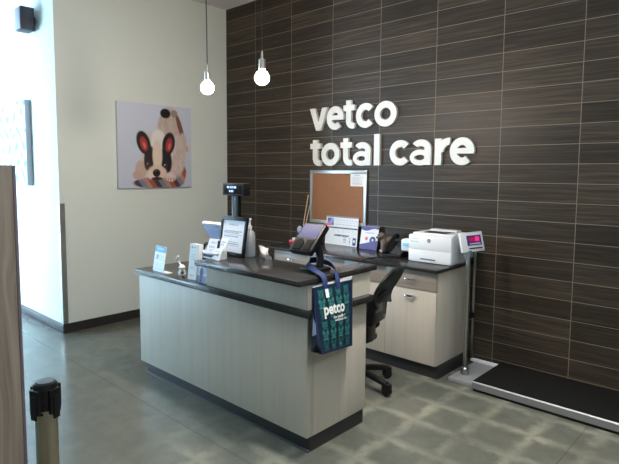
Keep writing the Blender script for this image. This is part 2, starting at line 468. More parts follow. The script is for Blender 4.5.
# ------------------------------------------------------------------ rear counter
def arch_handle(w, parent, x, z, y, r=.005, name='handle'):
    b = B(); b.tube([(x - w / 2, y, z), (x - w / 2 + .004, y - .022, z), (x - w / 4, y - .03, z), (x + w / 4, y - .03, z), (x + w / 2 - .004, y - .022, z), (x + w / 2, y, z)], r, 10, 5)
    return obj(name, b, M['chrome'], parent)
edges = [1.520, 1.982, 2.444, 2.906, 3.388]
which = ['leftmost base cabinet of the rear counter, nearest the pen cup', 'base cabinet under the upright white poster on the rear counter',
         'base cabinet behind the black office chair', 'rightmost base cabinet, under the white printer, with taupe drawer']
for i in range(4):
    x0, x1 = edges[i], edges[i + 1]
    c = thing('base_cabinet', which[i], 'cabinet', ((x0 + x1) / 2, -.3, 0), 0, 'base cabinets of the rear counter')
    h = (x1 - x0) / 2
    obj('carcass', B().box(-h, h, -.29, .296, .108, .884, .001), M['lam'], c)
    obj('toe_kick', B().box(-h, h + (.012 if i == 3 else 0), -.278, .29, 0, .108), M['base'], c)
    dr = obj('drawer', B().box(-h + .0015, h - .0015, -.31, -.2905, .722, .882, .0015), M['drawer'], c)
    arch_handle(.10, dr, 0, .803, -.31)
    do = obj('door', B().box(-h + .0015, h - .0015, -.31, -.2905, .112, .717, .0015), M['lam'], c)
    arch_handle(.085, do, 0, .665, -.31, .009)
top = obj('countertop', B().box(1.402, 3.412, -.652, -.003, .886, .912, .003), M['stone'])
tag(top, 'long charcoal stone worktop along the dark tiled wall', 'countertop')

# ------------------------------------------------------------------ wall lettering
S = thing('wall_sign', 'white raised lettering vetco total care on the dark tiles', 'sign', (0, -.001, 0))
d0, d1 = -.03, 0.0
class LB(B):
    # every stroke of a letter stands a hair prouder than the last, so no two faces coincide
    k = 0
    def _merge(s, b2, mat=None):
        s.k += 1
        for v in b2.verts: v.co.y *= 1 + .02 * s.k
        return super()._merge(b2, mat)
def let_o(b, x0, x1, z0, z1, st):
    cx, cz, rx, rz = (x0 + x1) / 2, (z0 + z1) / 2, (x1 - x0) / 2, (z1 - z0) / 2
    b.ringsec(cx, cz, rz, rz - st, 0, 2 * PI, d0, d1, rx / rz, 1, 48)
def let_arc(b, x0, x1, z0, z1, st, a0, a1):
    cx, cz, rx, rz = (x0 + x1) / 2, (z0 + z1) / 2, (x1 - x0) / 2, (z1 - z0) / 2
    b.ringsec(cx, cz, rz, rz - st, math.radians(a0), math.radians(a1), d0, d1, rx / rz, 1, 56)
def letter(ch, x0, x1, z0, z1, st=.066):
    b = LB(); w = x1 - x0; h = z1 - z0
    if ch == 'o': let_o(b, x0, x1, z0, z1, st)
    elif ch == 'c': let_arc(b, x0, x1 + .02, z0, z1, st, 42, 318)
    elif ch == 'e':
        let_arc(b, x0, x1, z0, z1, st, -4, 312); b.box(x0 + st * .6, x1 - .004, d0, d1, z0 + h * .42, z0 + h * .42 + st * .72)
    elif ch == 'v':
        t = st * 1.12; cx = (x0 + x1) / 2
        b.prism([(x0, z1), (x0 + t, z1), (cx, z0 + h * .36), (x1 - t, z1), (x1, z1), (cx + st * .5, z0), (cx - st * .5, z0)], d0, d1)
    elif ch == 't':
        sx = x0 + w * .24; xh = .212
        pl = [(sx, z1), (sx + st, z1), (sx + st, z0 + .085)]
        for q in range(7):
            a = PI + (PI / 2) * q / 6; pl.append((sx + st + .03 + .03 * math.cos(a), z0 + .088 + .03 * math.sin(a)))
        pl += [(x1 - .006, z0 + .06), (x1, z0 + .006)]
        for q in range(8):
            a = -PI / 2 - (PI / 2) * q / 7; pl.append((sx + .085 + .085 * math.cos(a), z0 + .085 + .085 * math.sin(a)))
        b.prism(pl, d0, d1)
        b.box(x0, x1 - .004, d0, d1, z0 + xh - .026, z0 + xh + .032)
    elif ch == 'l': b.box(x0 + .004, x1 - .006, d0, d1, z0, z1)
    elif ch == 'r':
        b.box(x0, x0 + st, d0, d1, z0, z1 - .004)
        b.ringsec(x1 - .012, z1 - .128, .128, .128 - st, PI / 2 * .92, PI, d0, d1, (x1 - .012 - x0 - .02) / .128, 1, 48)
    elif ch == 'a':
        b.box(x1 - st, x1, d0, d1, z0 + .004, z0 + h * .66)
        let_arc(b, x0 + .012, x1, z1 - .168, z1, st * .95, 0, 146)
        let_o(b, x0, x1 - .012, z0, z0 + .148, st * .74)
    obj('letter', b, M['sign'], S)
Z1, Z2 = 2.129, 1.749
for ch, a, b_, z0, z1 in [('v', 1.483, 1.735, Z1 + .003, Z1 + .245), ('e', 1.728, 1.957, Z1, Z1 + .247), ('t', 1.953, 2.105, Z1, Z1 + .292), ('c', 2.118, 2.336, Z1, Z1 + .247), ('o', 2.348, 2.604, Z1, Z1 + .247),
                          ('t', 1.494, 1.650, Z2, Z2 + .283), ('o', 1.655, 1.907, Z2, Z2 + .245), ('t', 1.920, 2.074, Z2, Z2 + .286), ('a', 2.088, 2.304, Z2, Z2 + .240), ('l', 2.344, 2.421, Z2 + .003, Z2 + .312),
                          ('c', 2.534, 2.752, Z2, Z2 + .243), ('a', 2.760, 2.978, Z2, Z2 + .240), ('r', 3.018, 3.166, Z2 + .003, Z2 + .245), ('e', 3.167, 3.396, Z2, Z2 + .243)]:
    letter(ch, a, b_, z0, z1)

# ------------------------------------------------------------------ corkboard
K = thing('cork_board', 'framed cork noticeboard on the tiles under the white lettering', 'noticeboard', (1.87, 0, 1.412))
hw, hh = .388, .290
f = B()
for a in ((-hw, hw, hh - .036, hh), (-hw, hw, -hh, -hh + .036), (-hw, -hw + .036, -hh + .036, hh - .036), (hw - .036, hw, -hh + .036, hh - .036)):
    f.box(a[0], a[1], -.022, -.001, a[2], a[3], .003)
obj('frame', f, M['alu'], K)
obj('cork_panel', B().box(-hw + .034, hw - .034, -.012, -.002, -hh + .034, hh - .034), M['cork'], K)
def lines_fn(bg, ink, rows, x0=.12, x1=.88, th=.018):
    def fn(u, v):
        for (rv, a, b_) in rows:
            if abs(v - rv) < th and a <= u <= b_ and (math.sin(u * 160 + rv * 90) > -.75): return ink
        return bg
    return fn
n_ = thing('notice_sheet', 'white notice sheet pinned at the top right of the corkboard', 'paper', (2.135, -.014, 1.605))
obj('sheet', B().box(-.09, .09, 0, .0012, -.068, .068), M['paper'], n_)
me = print_mesh('printed_text', .176, .132, 44, 33, lines_fn((226, 226, 228), (168, 172, 180), [(.16, .3, .7)] + [(.3 + .09 * i, .12, .86 - .1 * (i % 3)) for i in range(7)], th=.022))
o = obj('printed_text', me, None, n_); o.location = (0, -.0008, 0)

# ------------------------------------------------------------------ canvas pictures
def vnoise(x, y):
    def h(i, j): return math.modf(abs(math.sin(i * 127.1 + j * 311.7) * 43758.5453))[0]
    i, j = math.floor(x), math.floor(y); a, b_ = sm(0, 1, x - i), sm(0, 1, y - j)
    return (h(i, j) * (1 - a) + h(i + 1, j) * a) * (1 - b_) + (h(i, j + 1) * (1 - a) + h(i + 1, j + 1) * a) * b_
def dog_picture(u, v):
    bg = lerp((202, 210, 228), (188, 196, 212), v); c = bg
    u += .045; v += .015
    def el(c, cu, cv, ru, rv, col, rot=0.0, soft=.22):
        du, dv = u - cu, v - cv; cr, sr = math.cos(rot), math.sin(rot)
        x = (du * cr + dv * sr) / ru; y = (-du * sr + dv * cr) / rv; d = math.sqrt(x * x + y * y)
        return lerp(c, col, 1 - sm(1 - soft, 1 + soft * .3, d))
    n = vnoise(u * 34, v * 14) * .6 + vnoise(u * 70 + 9, v * 40) * .4
    # rolled striped blanket under the dog
    c = el(c, .58, .955, .36, .075, (92, 62, 66), 0, .15); c = el(c, .86, .87, .10, .16, (150, 84, 72), .35, .2)
    k = (u * 1.0 - v * .75) * 15
    if v > .80 and (c[0] + c[1] + c[2]) < 420:
        s_ = int(math.floor(k)) % 4; c = lerp(c, [(168, 86, 70), (70, 50, 58), (120, 140, 168), (196, 150, 128)][s_], .8)
    # rump and back, raised behind the head
    fur = lerp((206, 190, 180), (176, 158, 150), n)
    c = el(c, .735, .34, .185, .33, fur); c = el(c, .885, .27, .035, .19, (120, 78, 66), -.32)
    c = el(c, .93, .42, .05, .1, (196, 178, 170), -.2); c = el(c, .975, .53, .03, .045, (206, 170, 130))
    c = el(c, .82, .62, .15, .28, lerp((216, 202, 196), (190, 172, 166), n)); c = el(c, .80, .10, .05, .05, (150, 136, 132)); c = el(c, .675, .105, .075, .062, (24, 22, 26))
    c = el(c, .44, .62, .12, .3, (206, 196, 190)); c = el(c, .33, .80, .08, .12, (196, 168, 158)); c = el(c, .28, .86, .06, .055, (190, 160, 150))
    # head
    c = el(c, .575, .48, .12, .19, (226, 222, 220)); c = el(c, .56, .70, .16, .19, (222, 206, 192))
    c = el(c, .445, .66, .075, .16, (42, 36, 38), .12); c = el(c, .675, .68, .085, .17, (36, 32, 34), -.1)
    c = el(c, .555, .62, .075, .2, (224, 206, 190)); c = el(c, .55, .83, .145, .1, (220, 196, 178)); c = el(c, .47, .86, .05, .06, (226, 204, 190))
    # ears
    for (cu, cv, rot, q) in ((.372, .475, -.32, 0), (.715, .475, .22, 1)):
        c = el(c, cu, cv, .09, .148, (34, 28, 32), rot, .14); c = el(c, cu + .004, cv + .012, .055, .105, (168, 62, 62), rot, .4); c = el(c, cu + .01, cv + .03, .022, .05, (226, 110, 100), rot, .6)
    # eyes, nose, mouth
    for (cu, cv) in ((.425, .735), (.66, .745)):
        c = el(c, cu, cv, .030, .034, (120, 92, 72)); c = el(c, cu, cv, .022, .026, (16, 14, 16)); c = el(c, cu - .006, cv - .008, .007, .008, (235, 235, 240))
    c = el(c, .545, .905, .085, .022, (70, 48, 50)); c = el(c, .54, .835, .055, .05, (22, 20, 24)); c = el(c, .53, .81, .018, .012, (96, 92, 98)); c = el(c, .545, .895, .014, .04, (40, 30, 34))
    # paws
    c = el(c, .74, .885, .085, .065, lerp((232, 216, 210), (206, 178, 172), n))
    for q in range(3): c = el(c, .70 + q * .04, .915, .006, .03, (140, 100, 100))
    return c
def floral_picture(u, v):
    n = math.sin(u * 14 + 2 * math.sin(v * 9)) * math.sin(v * 17 + 2 * math.sin(u * 11))
    return lerp((245, 247, 250), (60, 120, 160) if n < 0 else (70, 170, 160), sm(.35, .8, abs(n)))
def canvas(name, label, loc, rz, w, h, th, fn, n):
    c = thing(name, label, 'picture', loc, rz)
    obj('canvas_wrap', B().box(-w / 2, w / 2, -th, -.002, -h / 2, h / 2, .004), M['canvas'], c)
    o = obj('printed_picture', print_mesh('printed_picture', w - .006, h - .006, n, n, fn), None, c); o.location = (0, -th - .0006, 0)
    return c
M['canvas'] = plain('canvas_cloth', (196, 199, 208), .8, var=.03, scale=200)
canvas('canvas_picture', 'square canvas photo of a black and white puppy on the pale wall', (0, -1.066, 1.966), PI / 2, .962, .952, .035, dog_picture, 150)
canvas('canvas_picture', 'canvas print in blue and green on the bright wall at far left', (-1.15, -2.1765, 1.985), 0, .95, .93, .06, floral_picture, 50)

# ------------------------------------------------------------------ wall speaker
W = thing('wall_speaker', 'small black box loudspeaker high on the bright wall', 'speaker', (-.47, -2.1765, 3.235))
obj('cabinet', B().box(-.085, .085, -.165, -.03, -.115, .118, .008), M['speaker'], W)
obj('lit_grille', B().box(-.075, .075, -.172, -.1655, -.105, .108, .003), M['grey'], W)  # front greyer than the black shell, window light put into its colour
obj('bracket', B().box(-.03, .02, -.032, 0, -.04, .04, .004), M['plastic'], W)

# ------------------------------------------------------------------ pendants
def pendant(label, x, y, z, dx):
    t = thing('pendant_lamp', label, 'lamp', (x, y, z), 0, 'bare bulb pendants over the desk')
    obj('bulb', B().lathe([(0, -.048), (.018, -.0445), (.034, -.034), (.0445, -.018), (.048, 0), (.0445, .018), (.034, .034), (.02, .046), (.0155, .054), (.015, .07)], 32), M['bulb'], t)
    obj('socket', B().lathe([(.016, .052), (.0225, .054), (.0225, .118), (.019, .122), (.009, .126), (.008, .16), (.005, .176), (0, .176)], 28), M['steel'], t)
    n = 10
    obj('cord', B().tube([(dx * (i / n) ** 2, 0, .17 + (CEIL - z - .17 - .02) * i / n) for i in range(n + 1)], .004, 8, 2), M['plastic'], t)
    obj('ceiling_cap', B().lathe([(0, CEIL - z - .03), (.05, CEIL - z - .026), (.055, CEIL - z - .0005), (0, CEIL - z - .0005)], 28, (dx, 0, 0)), M['steel'], t)
pendant('bare globe bulb pendant hanging before the pale wall', 2.182, -1.946, 2.308, -.04)
pendant('bare globe bulb pendant hanging before the dark tiles', 2.795, -1.956, 2.308, 0.0)

# ------------------------------------------------------------------ ceiling lights (real fittings, above the frame)
def downlight(x, y, label, r=.09):
    t = thing('recessed_downlight', label, 'ceiling light', (x, y, CEIL), 0, 'round downlights near the tiled wall')
    obj('trim_ring', B().lathe([(r, -.001), (r + .025, -.001), (r + .02, -.012), (r, -.01)], 32), M['white'], t)
    obj('lens', B().lathe([(0, -.006), (r, -.006), (r, -.001), (0, -.001)], 32), M['spot'], t)
downlight(1.12, -.78, 'round downlight in the ceiling near the tiles')
downlight(4.25, -1.95, 'round downlight in the ceiling right of the desk')
downlight(3.3, -1.2, 'round downlight in the ceiling behind the desk')
def troffer(x, y, label):
    t = thing('ceiling_light_panel', label, 'ceiling light', (x, y, CEIL), 0, 'rectangular light panels in the ceiling')
    f = B()
    for a in ((-.62, .62, -.32, -.29), (-.62, .62, .29, .32), (-.62, -.59, -.29, .29), (.59, .62, -.29, .29)): f.box(a[0], a[1], a[2], a[3], -.03, -.001, .002)
    obj('frame', f, M['white'], t); obj('diffuser', B().box(-.59, .59, -.29, .29, -.02, -.004), M['lamp'], t)
for (x, y) in ((5.2, -2.9), (7.2, -2.8)):
    troffer(x, y, 'white rectangular light panel in the ceiling')
#LIGHTS

# ------------------------------------------------------------------ foreground board and belt post
Wd = thing('wood_end_panel', 'tall brown wood-grain end panel at the left foreground', 'panel', (4.0, -4.3, 0))
obj('board', B().box(-.045, 0, -.6, .384, 0, 1.70, .002), M['wood'], Wd)
obj('edge_band', B().box(-.046, .0015, .384, .392, 0, 1.70, .002), M['edge'] if 'edge' in M else plain('violet_brown_edging', (120, 104, 110), .4), Wd)
P_ = thing('stanchion_post', 'champagne steel queue barrier post with black belt head at left foreground', 'stanchion', (3.688, -3.742, 0))
obj('tube', B().cyl((0, 0, .03), (0, 0, .925), .0345, n=32), M['brass'], P_)
obj('base', B().lathe([(.155, 0), (.155, .008), (.14, .02), (.06, .034), (.036, .05), (0, .05)], 40), M['plastic'], P_)
hd = B(); hd.lathe([(0, .915), (.037, .915), (.038, .99), (.034, 1.0), (.028, 1.002), (0, 1.002)], 36)
obj('head', hd, M['plastic'], P_)
obj('cap', B().lathe([(0, 1.0), (.029, 1.0), (.028, 1.005), (0, 1.006)], 32), M['midgrey'], P_)
for a in (20, 110, 200, 290):
    m = Matrix.Rotation(math.radians(a), 4, 'Z')
    c = B().box(.034, .046, -.02, .02, .905, .985, .003, m); c.box(.044, .05, -.012, .012, .89, .965, .002, m)
    obj('belt_clip', c, M['plastic'], P_)
obj('screw', B().cyl((.035 * math.cos(-.7), .035 * math.sin(-.7), .905), (.038 * math.cos(-.7), .038 * math.sin(-.7), .905), .004, n=12), M['plastic'], P_)

# ------------------------------------------------------------------ floor scale
M['rim'] = plain('satin_edge_metal', (150, 151, 153), .5, .7)
A = thing('floor_scale', 'low black rubber-topped weighing platform along the tiled wall', 'scale', (3.70, -.3, 0))
obj('rubber_mat', B().box(0, 1.86, -.283, .275, .06, .08, .003), M['soft'], A)
obj('steel_rim', B().prism([(-.295, .024), (-.284, .024), (-.284, .0795), (-.287, .0795), (-.295, .072)], 0, 1.86, 'yz'), M['rim'], A)
obj('platform_frame', B().box(.005, 1.855, -.28, .27, .0, .06), M['plastic'], A)
Cn = thing('scale_stand', 'grey steel scale stand with tilted white readout beside the printer', 'scale display', (3.545, -.38, 0))
obj('base_plate', B().box(-.075, .145, -.155, .345, 0, .032, .004), M['plate'], Cn)
obj('raised_lip', B().box(-.11, .145, .318, .348, .032, .058, .004), M['white'], Cn)
obj('column', B().cyl((-.005, 0, .03), (-.005, 0, 1.06), .019, n=28), M['steel'], Cn)
obj('column_collar', B().lathe([(.034, .031), (.034, .085), (.03, .09), (.02, .092)], 28, (-.005, 0, 0)), M['steel'], Cn)
obj('cable_channel', B().box(-.108, -.088, .315, .335, .058, 1.0, .004), M['steel'], Cn)
obj('channel_clip', B().box(-.112, -.084, .303, .318, .42, .47, .003), M['plastic'], Cn)
# readout: tilted box facing the room
tilt = math.radians(-15)
fr = Matrix.Translation((.0, .035, 1.125)) @ Matrix.Rotation(math.radians(-28), 4, 'Z') @ Matrix.Rotation(tilt, 4, 'Y') @ Matrix.Rotation(math.radians(3), 4, 'X')
bx = B().box(-.014, .012, -.108, .106, -.08, .08, .005); bx.xf(fr)
bb = obj('readout_housing', bx, M['white'], Cn)
q = B().box(.012, .0145, -.052, .085, -.03, .052); q.xf(fr); sc_ = obj('readout_screen', q, M['purple'], bb)
q = B().box(.0146, .0155, -.03, .022, .004, .034); q.xf(fr); obj('digits', q, M['redled'], sc_)
q = B().box(.0146, .0155, .026, .066, .002, .04); q.xf(fr); obj('digits', q, M['pinkled'], sc_, 'pink lit digits')
q = B().box(.0146, .0155, -.032, .072, -.02, -.011); q.xf(fr); obj('caption_line', q, M['sign'], sc_)
q = B().box(.012, .0145, -.042, .085, -.058, -.048); q.xf(fr); obj('key_strip', q, M['ink'], bb)
obj('neck', B().box(-.03, .02, -.03, .03, 1.0, 1.06, .004), M['grey'], Cn)

# ------------------------------------------------------------------ office chair
def office_chair():
    t = thing('office_chair', 'black mesh-backed office chair between desk and rear counter', 'chair', (2.975, -1.116, 0), math.radians(13))
    obj('hub', B().lathe([(0, .075), (.045, .078), (.05, .1), (.042, .135), (.03, .15), (0, .15)], 28), M['plastic'], t)
    for i in range(5):
        a = math.radians(-15.6 + 72 * i); c, s = math.cos(a), math.sin(a)
        L = obj('leg', B().tube([(.035 * c, .035 * s, .118), (.12 * c, .12 * s, .122), (.22 * c, .22 * s, .105), (.306 * c, .306 * s, .088)], .02, 12, 5, (.03, .022)), M['plastic'], t)
        w = B()
        ax = Vector((-s, c, 0)); ce = Vector((.306 * c, .306 * s, .0305))
        w.cyl(ce - ax * .022, ce - ax * .004, .03, n=24, bev=.005); w.cyl(ce + ax * .004, ce + ax * .022, .03, n=24, bev=.005)
        w.cyl(ce - ax * .01, ce + ax * .01, .016, n=16); w.cyl(ce + Vector((0, 0, .01)), ce + Vector((0, 0, .062)), .009, n=12); w.box(-.036, .03, -.028, .028, .034, .098, .012, Matrix.Translation((.306 * c, .306 * s, 0)) @ Matrix.Rotation(math.atan2(s, c), 4, 'Z')); w.cyl(ce - ax * .026 + Vector((0, 0, .006)), ce + ax * .026 + Vector((0, 0, .006)), .033, n=20, bev=.006)
        obj('caster', w, M['plastic'], L)
    obj('gas_lift', B().cyl((0, 0, .14), (0, 0, .40), .025, n=24), M['plastic'], t)
    obj('mechanism', B().box(-.1, .16, -.08, .05, .39, .43, .008), M['plastic'], t)
    obj('seat', B().box(-.29, .12, -.25, .22, .43, .50, .03, None, 4), M['soft'], t)
    # curved mesh back; the sitter faces -x
    yc = -.055
    prof = [(.70, .215, .135), (.74, .2, .155), (.79, .205, .18), (.84, .228, .205), (.88, .25, .208), (.92, .272, .19), (.945, .288, .165), (.962, .298, .13), (.972, .303, .095)]
    def shell(scale, th, rim):
        b = bmesh.new(); G = []
        for (z, x, hw_) in prof:
            G.append([b.verts.new((x - .05 * (1 - (k / 8) ** 2) + .05, yc - .16 * (.97 - z) + hw_ * scale * k / 8, z)) for k in range(-8, 9)])
        for a_, c_ in zip(G, G[1:]):
            for k in range(16): b.faces.new((a_[k], a_[k + 1], c_[k + 1], c_[k]))
        bmesh.ops.recalc_face_normals(b, faces=b.faces)
        bmesh.ops.solidify(b, geom=b.faces[:], thickness=th)
        r = B(); r._merge(b); return r
    obj('backrest', shell(.97, .012, 0), M['mesh'], t)
    rim = []
    for (z, x, hw_) in prof: rim.append((x + .048, yc - .16 * (.97 - z) - hw_, z))
    for (z, x, hw_) in prof[::-1]: rim.append((x + .048, yc - .16 * (.97 - z) + hw_, z))
    obj('back_frame', B().tube(rim, .012, 10, 3), M['plastic'], t)
    br = B(); br.box(.155, .225, yc - .17, yc + .11, .555, .745, .015); br.box(.12, .165, yc - .1, yc + .06, .40, .56, .012)
    br.tube([(.16, yc - .18, .63), (.2, yc - .185, .75), (.235, yc - .06, .775), (.235, yc + .07, .775), (.215, yc + .13, .73), (.2, yc + .135, .58)], .013, 10, 5)
    bk = obj('back_bracket', br, M['plastic'], t)
    obj('adjuster_plate', B().box(.2235, .229, yc - .12, yc + .03, .64, .705, .003), M['midgrey'], bk)
    obj('screw', B().cyl((.22, yc + .06, .59), (.23, yc + .06, .59), .012, n=16), M['grey'], bk)
office_chair()

# ------------------------------------------------------------------ printer
R = thing('printer', 'white laser printer at the right end of the rear counter', 'printer', (3.197, -.235, .913))
pb = B(); pb.box(-.203, .203, -.163, .17, .0, .236, .01, None, 3)
pc = obj('housing', pb, M['white'], R)
obj('top_cover', B().box(-.19, .195, -.12, .165, .236, .252, .006), M['white'], R)
obj('output_tray', B().prism([(-.10, -.085), (.10, -.085), (.12, .06), (-.11, .06)], .2525, .255, 'xy'), M['plastic'], R)
obj('tray_lid', B().box(-.13, .13, .07, .155, .252, .268, .006), M['white'], R)
obj('front_door', B().box(-.2, .2, -.168, -.163, .112, .232, .0025), M['white'], R)
tr = obj('paper_tray', B().box(-.2, .2, -.169, -.163, .006, .107, .0025), M['white'], R)
obj('tray_grip', B().box(-.085, .06, -.171, -.1685, .026, .037, .001), M['midgrey'], tr)
obj('side_panel', B().box(.2025, .206, -.15, .16, .012, .22, .002), M['white'], R)
ep = obj('emblem', B().cyl((-.005, -.1675, .192), (-.005, -.1695, .192), .0165, n=32), M['midgrey'], R, 'round grey emblem with hp lettering')
o = obj('emblem_letters', text_mesh('emblem_letters', 'hp', .019, .019, .0006, M['white']), None, ep); o.location = (-.005, -.1697, .191)
pd = obj('control_panel', B().box(-.288, -.2, -.162, -.07, .075, .185, .02, None, 4), M['white'], R)
obj('lit_screen', B().box(-.268, -.205, -.1655, -.161, .122, .152, .0012), M['cyan'], pd)
cpn = B()
for z in (.203, .199, .18, .176, .172): cpn.box(-.185, -.10, -.1688, -.168, z, z + .0016)
obj('model_text', cpn, M['lightink'], R)

# ------------------------------------------------------------------ telephone and little white device
T = thing('desk_telephone', 'black desk telephone beside the printer with curved handset', 'telephone', (2.775, -.27, .913))
obj('base_unit', B().prism([(-.085, 0), (.105, 0), (.105, .035), (.09, .05), (-.085, .02)], -.004, .004, 'yz').xf(Matrix.Identity(4)) if False else B().prism([(-.085, 0), (.115, 0), (.115, .125), (.095, .128), (-.085, .022)], -.075, .105, 'yz', .004), M['plastic'], T)
sl = math.atan2(.106, .18); fm = Matrix.Translation((.02, -.085, .022)) @ Matrix.Rotation(sl, 4, 'X')
kp = B().box(-.03, .08, .012, .19, .001, .004, .001); kp.xf(fm); kq = obj('keypad_plate', kp, M['slate'], T)
kb = B()
for i in range(3):
    for j in range(4): kb.box(-.022 + i * .032, -.002 + i * .032, .022 + j * .026, .036 + j * .026, .004, .007, .001)
kb.xf(fm); obj('keys', kb, M['midgrey'], kq)
hs = B(); hs.tube([(-.055, -.10, .045), (-.055, -.06, .088), (-.055, .02, .140), (-.055, .08, .175), (-.055, .125, .178)], .018, 14, 6)
hs.ball((-.055, -.088, .045), (.024, .03, .022)); hs.ball((-.055, .11, .168), (.024, .03, .022))
obj('handset', hs, M['plastic'], T)
ca = obj('power_cable', B().tube([(2.735, -.40, .9185), (2.70, -.47, .918), (2.70, -.56, .918), (2.70, -.645, .919), (2.70, -.666, .905), (2.695, -.670, .82), (2.69, -.664, .70)], .0045, 8, 8), M['plastic'])
tag(ca, 'thin black cable from the telephone over the counter front', 'cable')

# ------------------------------------------------------------------ figurine: one continuous body
def figurine():
    b = B()
    b.ball((0.01, 0, .105), (.052, .036, .042)); b.ball((-.03, 0, .118), (.036, .036, .044)); b.ball((-.058, -.006, .152), (.034, .034, .032))
    b.ball((-.088, -.012, .140), (.02, .019, .016)); b.ball((.048, 0, .105), (.034, .036, .044))
    for (x, y) in ((-.042, -.02), (-.036, .022), (.056, -.02), (.06, .022)):
        b.cyl((x * .9, y, .10), (x, y, .018), .022, .0165, 18); b.ball((x - .006, y, .014), (.022, .018, .014))
    b.ball((-.045, -.034, .165), (.011, .008, .024), Matrix.Rotation(.5, 4, 'X')); b.ball((-.045, .026, .165), (.011, .008, .024), Matrix.Rotation(-.5, 4, 'X'))
    b.tube([(.075, 0, .125), (.095, 0, .145), (.1, 0, .165)], .008, 10, 4)
    me = b.mesh('tmpfig', M['fig']); o = bpy.data.objects.new('tmpfig', me); COL.objects.link(o)
    m = o.modifiers.new('r', 'REMESH'); m.mode = 'VOXEL'; m.voxel_size = .0042
    m2 = o.modifiers.new('s', 'SMOOTH'); m2.iterations = 6; m2.factor = .5
    dg = bpy.context.evaluated_depsgraph_get(); dg.update()
    r = bpy.data.meshes.new_from_object(o.evaluated_get(dg)); bpy.data.objects.remove(o); bpy.data.meshes.remove(me)
    for p in r.polygons: p.use_smooth = True
    zs = min(v.co.z for v in r.vertices)
    for v in r.vertices: v.co.z -= zs
    r.name = 'body'
    return r
Fg = thing('dog_figurine', 'brown standing dog figurine with pale paws on the rear counter', 'figurine', (2.59, -.135, .9125), math.radians(52)); Fg.scale = (1.0, 1.05, 1.06)
fb = obj('body', figurine(), M['fig'], Fg)
for (x, y) in ((-.042, -.02), (-.036, .022), (.056, -.02), (.06, .022)):
    pw = B(); pw.ball((x - .008, y, .013), (.023, .0195, .0125)); obj('paw', pw, M['figpale'], Fg)
obj('nose', B().ball((-.107, -.013, .142), (.006, .008, .006)), M['plastic'], fb)
obj('eye', B().ball((-.083, -.03, .16), .0045), M['plastic'], fb); obj('eye', B().ball((-.085, .012, .16), .0045), M['plastic'], fb)

# ------------------------------------------------------------------ paper signs on the rear counter
def leaning_sheet(name, label, cat, loc, w, h, lean, fn, nx, ny, rz=0, th=.004, group=None, foot=True):
    t = thing(name, label, cat, loc, rz, group)
    mt = Matrix.Rotation(-lean, 4, 'X')
    obj('backing', B().box(-w / 2, w / 2, 0, th, 0, h, .0008).xf(mt), M['paper'], t)
    me = print_mesh('printed_face', w - .002, h - .002, nx, ny, fn); me.transform(mt @ Matrix.Translation((0, -.0008, h / 2)))
    obj('printed_face', me, None, t)
    if foot:
        y = math.sin(lean) * h * .6; z = math.cos(lean) * h * .6
        obj('easel_foot', B().prism([(th + .001, 0), (y + th + .03, 0), (y + th + .001, z)], -.004, .004, 'yz'), M['clear'], t)
    return t
def poster_fn(u, v):
    c = (232, 235, 240)
    if abs(v - .4) < .022: return (60, 62, 70)
    if v < .035: return (120, 126, 150)
    if .03 < u < .24 and .06 < v < .32: return lerp((66, 84, 150), (150, 170, 214), sm(.2, .0, abs(v - .2 - .1 * math.sin(u * 20))))
    for rv in (.12, .2, .28):
        if abs(v - rv) < .014 and u > .28 and math.sin(u * 70 + rv * 50) > -.2: return (176, 182, 194)
    if abs(v - .665) < .028 and .28 < u < .74 and math.sin(u * 130) > -.85: return (36, 38, 48)
    if .865 < u < .965 and .7 < v < .97: return (52, 66, 120) if not (.89 < u < .94 and .78 < v < .86) else (220, 226, 240)
    for rv in (.72, .8, .88):
        if abs(v - rv) < .016 and .58 < u < .68: return (150, 156, 170)
    if .76 < u < .8 and .72 < v < .95 and math.sin(v * 130) > 0: return (110, 120, 160)
    for rv in (.47, .53):
        if abs(v - rv) < .012 and .1 < u < .9 and math.sin(u * 40 + rv * 90) > .1: return (200, 205, 214)
    return c
leaning_sheet('counter_poster', 'wide white poster with navy logo block standing below the corkboard', 'poster', (1.96, -.065, .9125), .43, .302, math.radians(6), poster_fn, 110, 70)
def brochure_fn(u, v):
    c = (240, 240, 246); nv = (84, 84, 150)
    if v < .16 + .05 * math.sin(u * 6): return nv if v > .03 else (120, 122, 178)
    if v > .82 - .22 * u: return lerp(nv, (110, 112, 170), .2)
    if (u - .36) ** 2 + ((v - .55) * 1.1) ** 2 < .008: return (226, 128, 118)
    d = (u - .72) ** 2 + ((v - .6) * 1.1) ** 2
    if d < .03: return (72, 70, 128) if d > .004 else (206, 206, 226)
    if (u - .26) ** 2 + ((v - .83) * 1.1) ** 2 < .006: return (104, 108, 150)
    if abs(v - .3) < .02 and .25 < u < .8: return (196, 198, 214)
    return c
leaning_sheet('brochure', 'white and violet brochure standing between poster and dog figurine', 'brochure', (2.335, -.095, .9125), .205, .235, math.radians(13), brochure_fn, 60, 70, math.radians(3))
pk = thing('sticky_note', 'pink note stuck across the left edge of the counter poster', 'note', (1.772, -.0445, 1.122))
obj('sheet', B().box(-.055, .055, -.002, -.0005, -.012, .009).xf(Matrix.Rotation(math.radians(-6), 4, 'X') @ Matrix.Rotation(math.radians(-4), 4, 'Y')), M['pink'], pk)

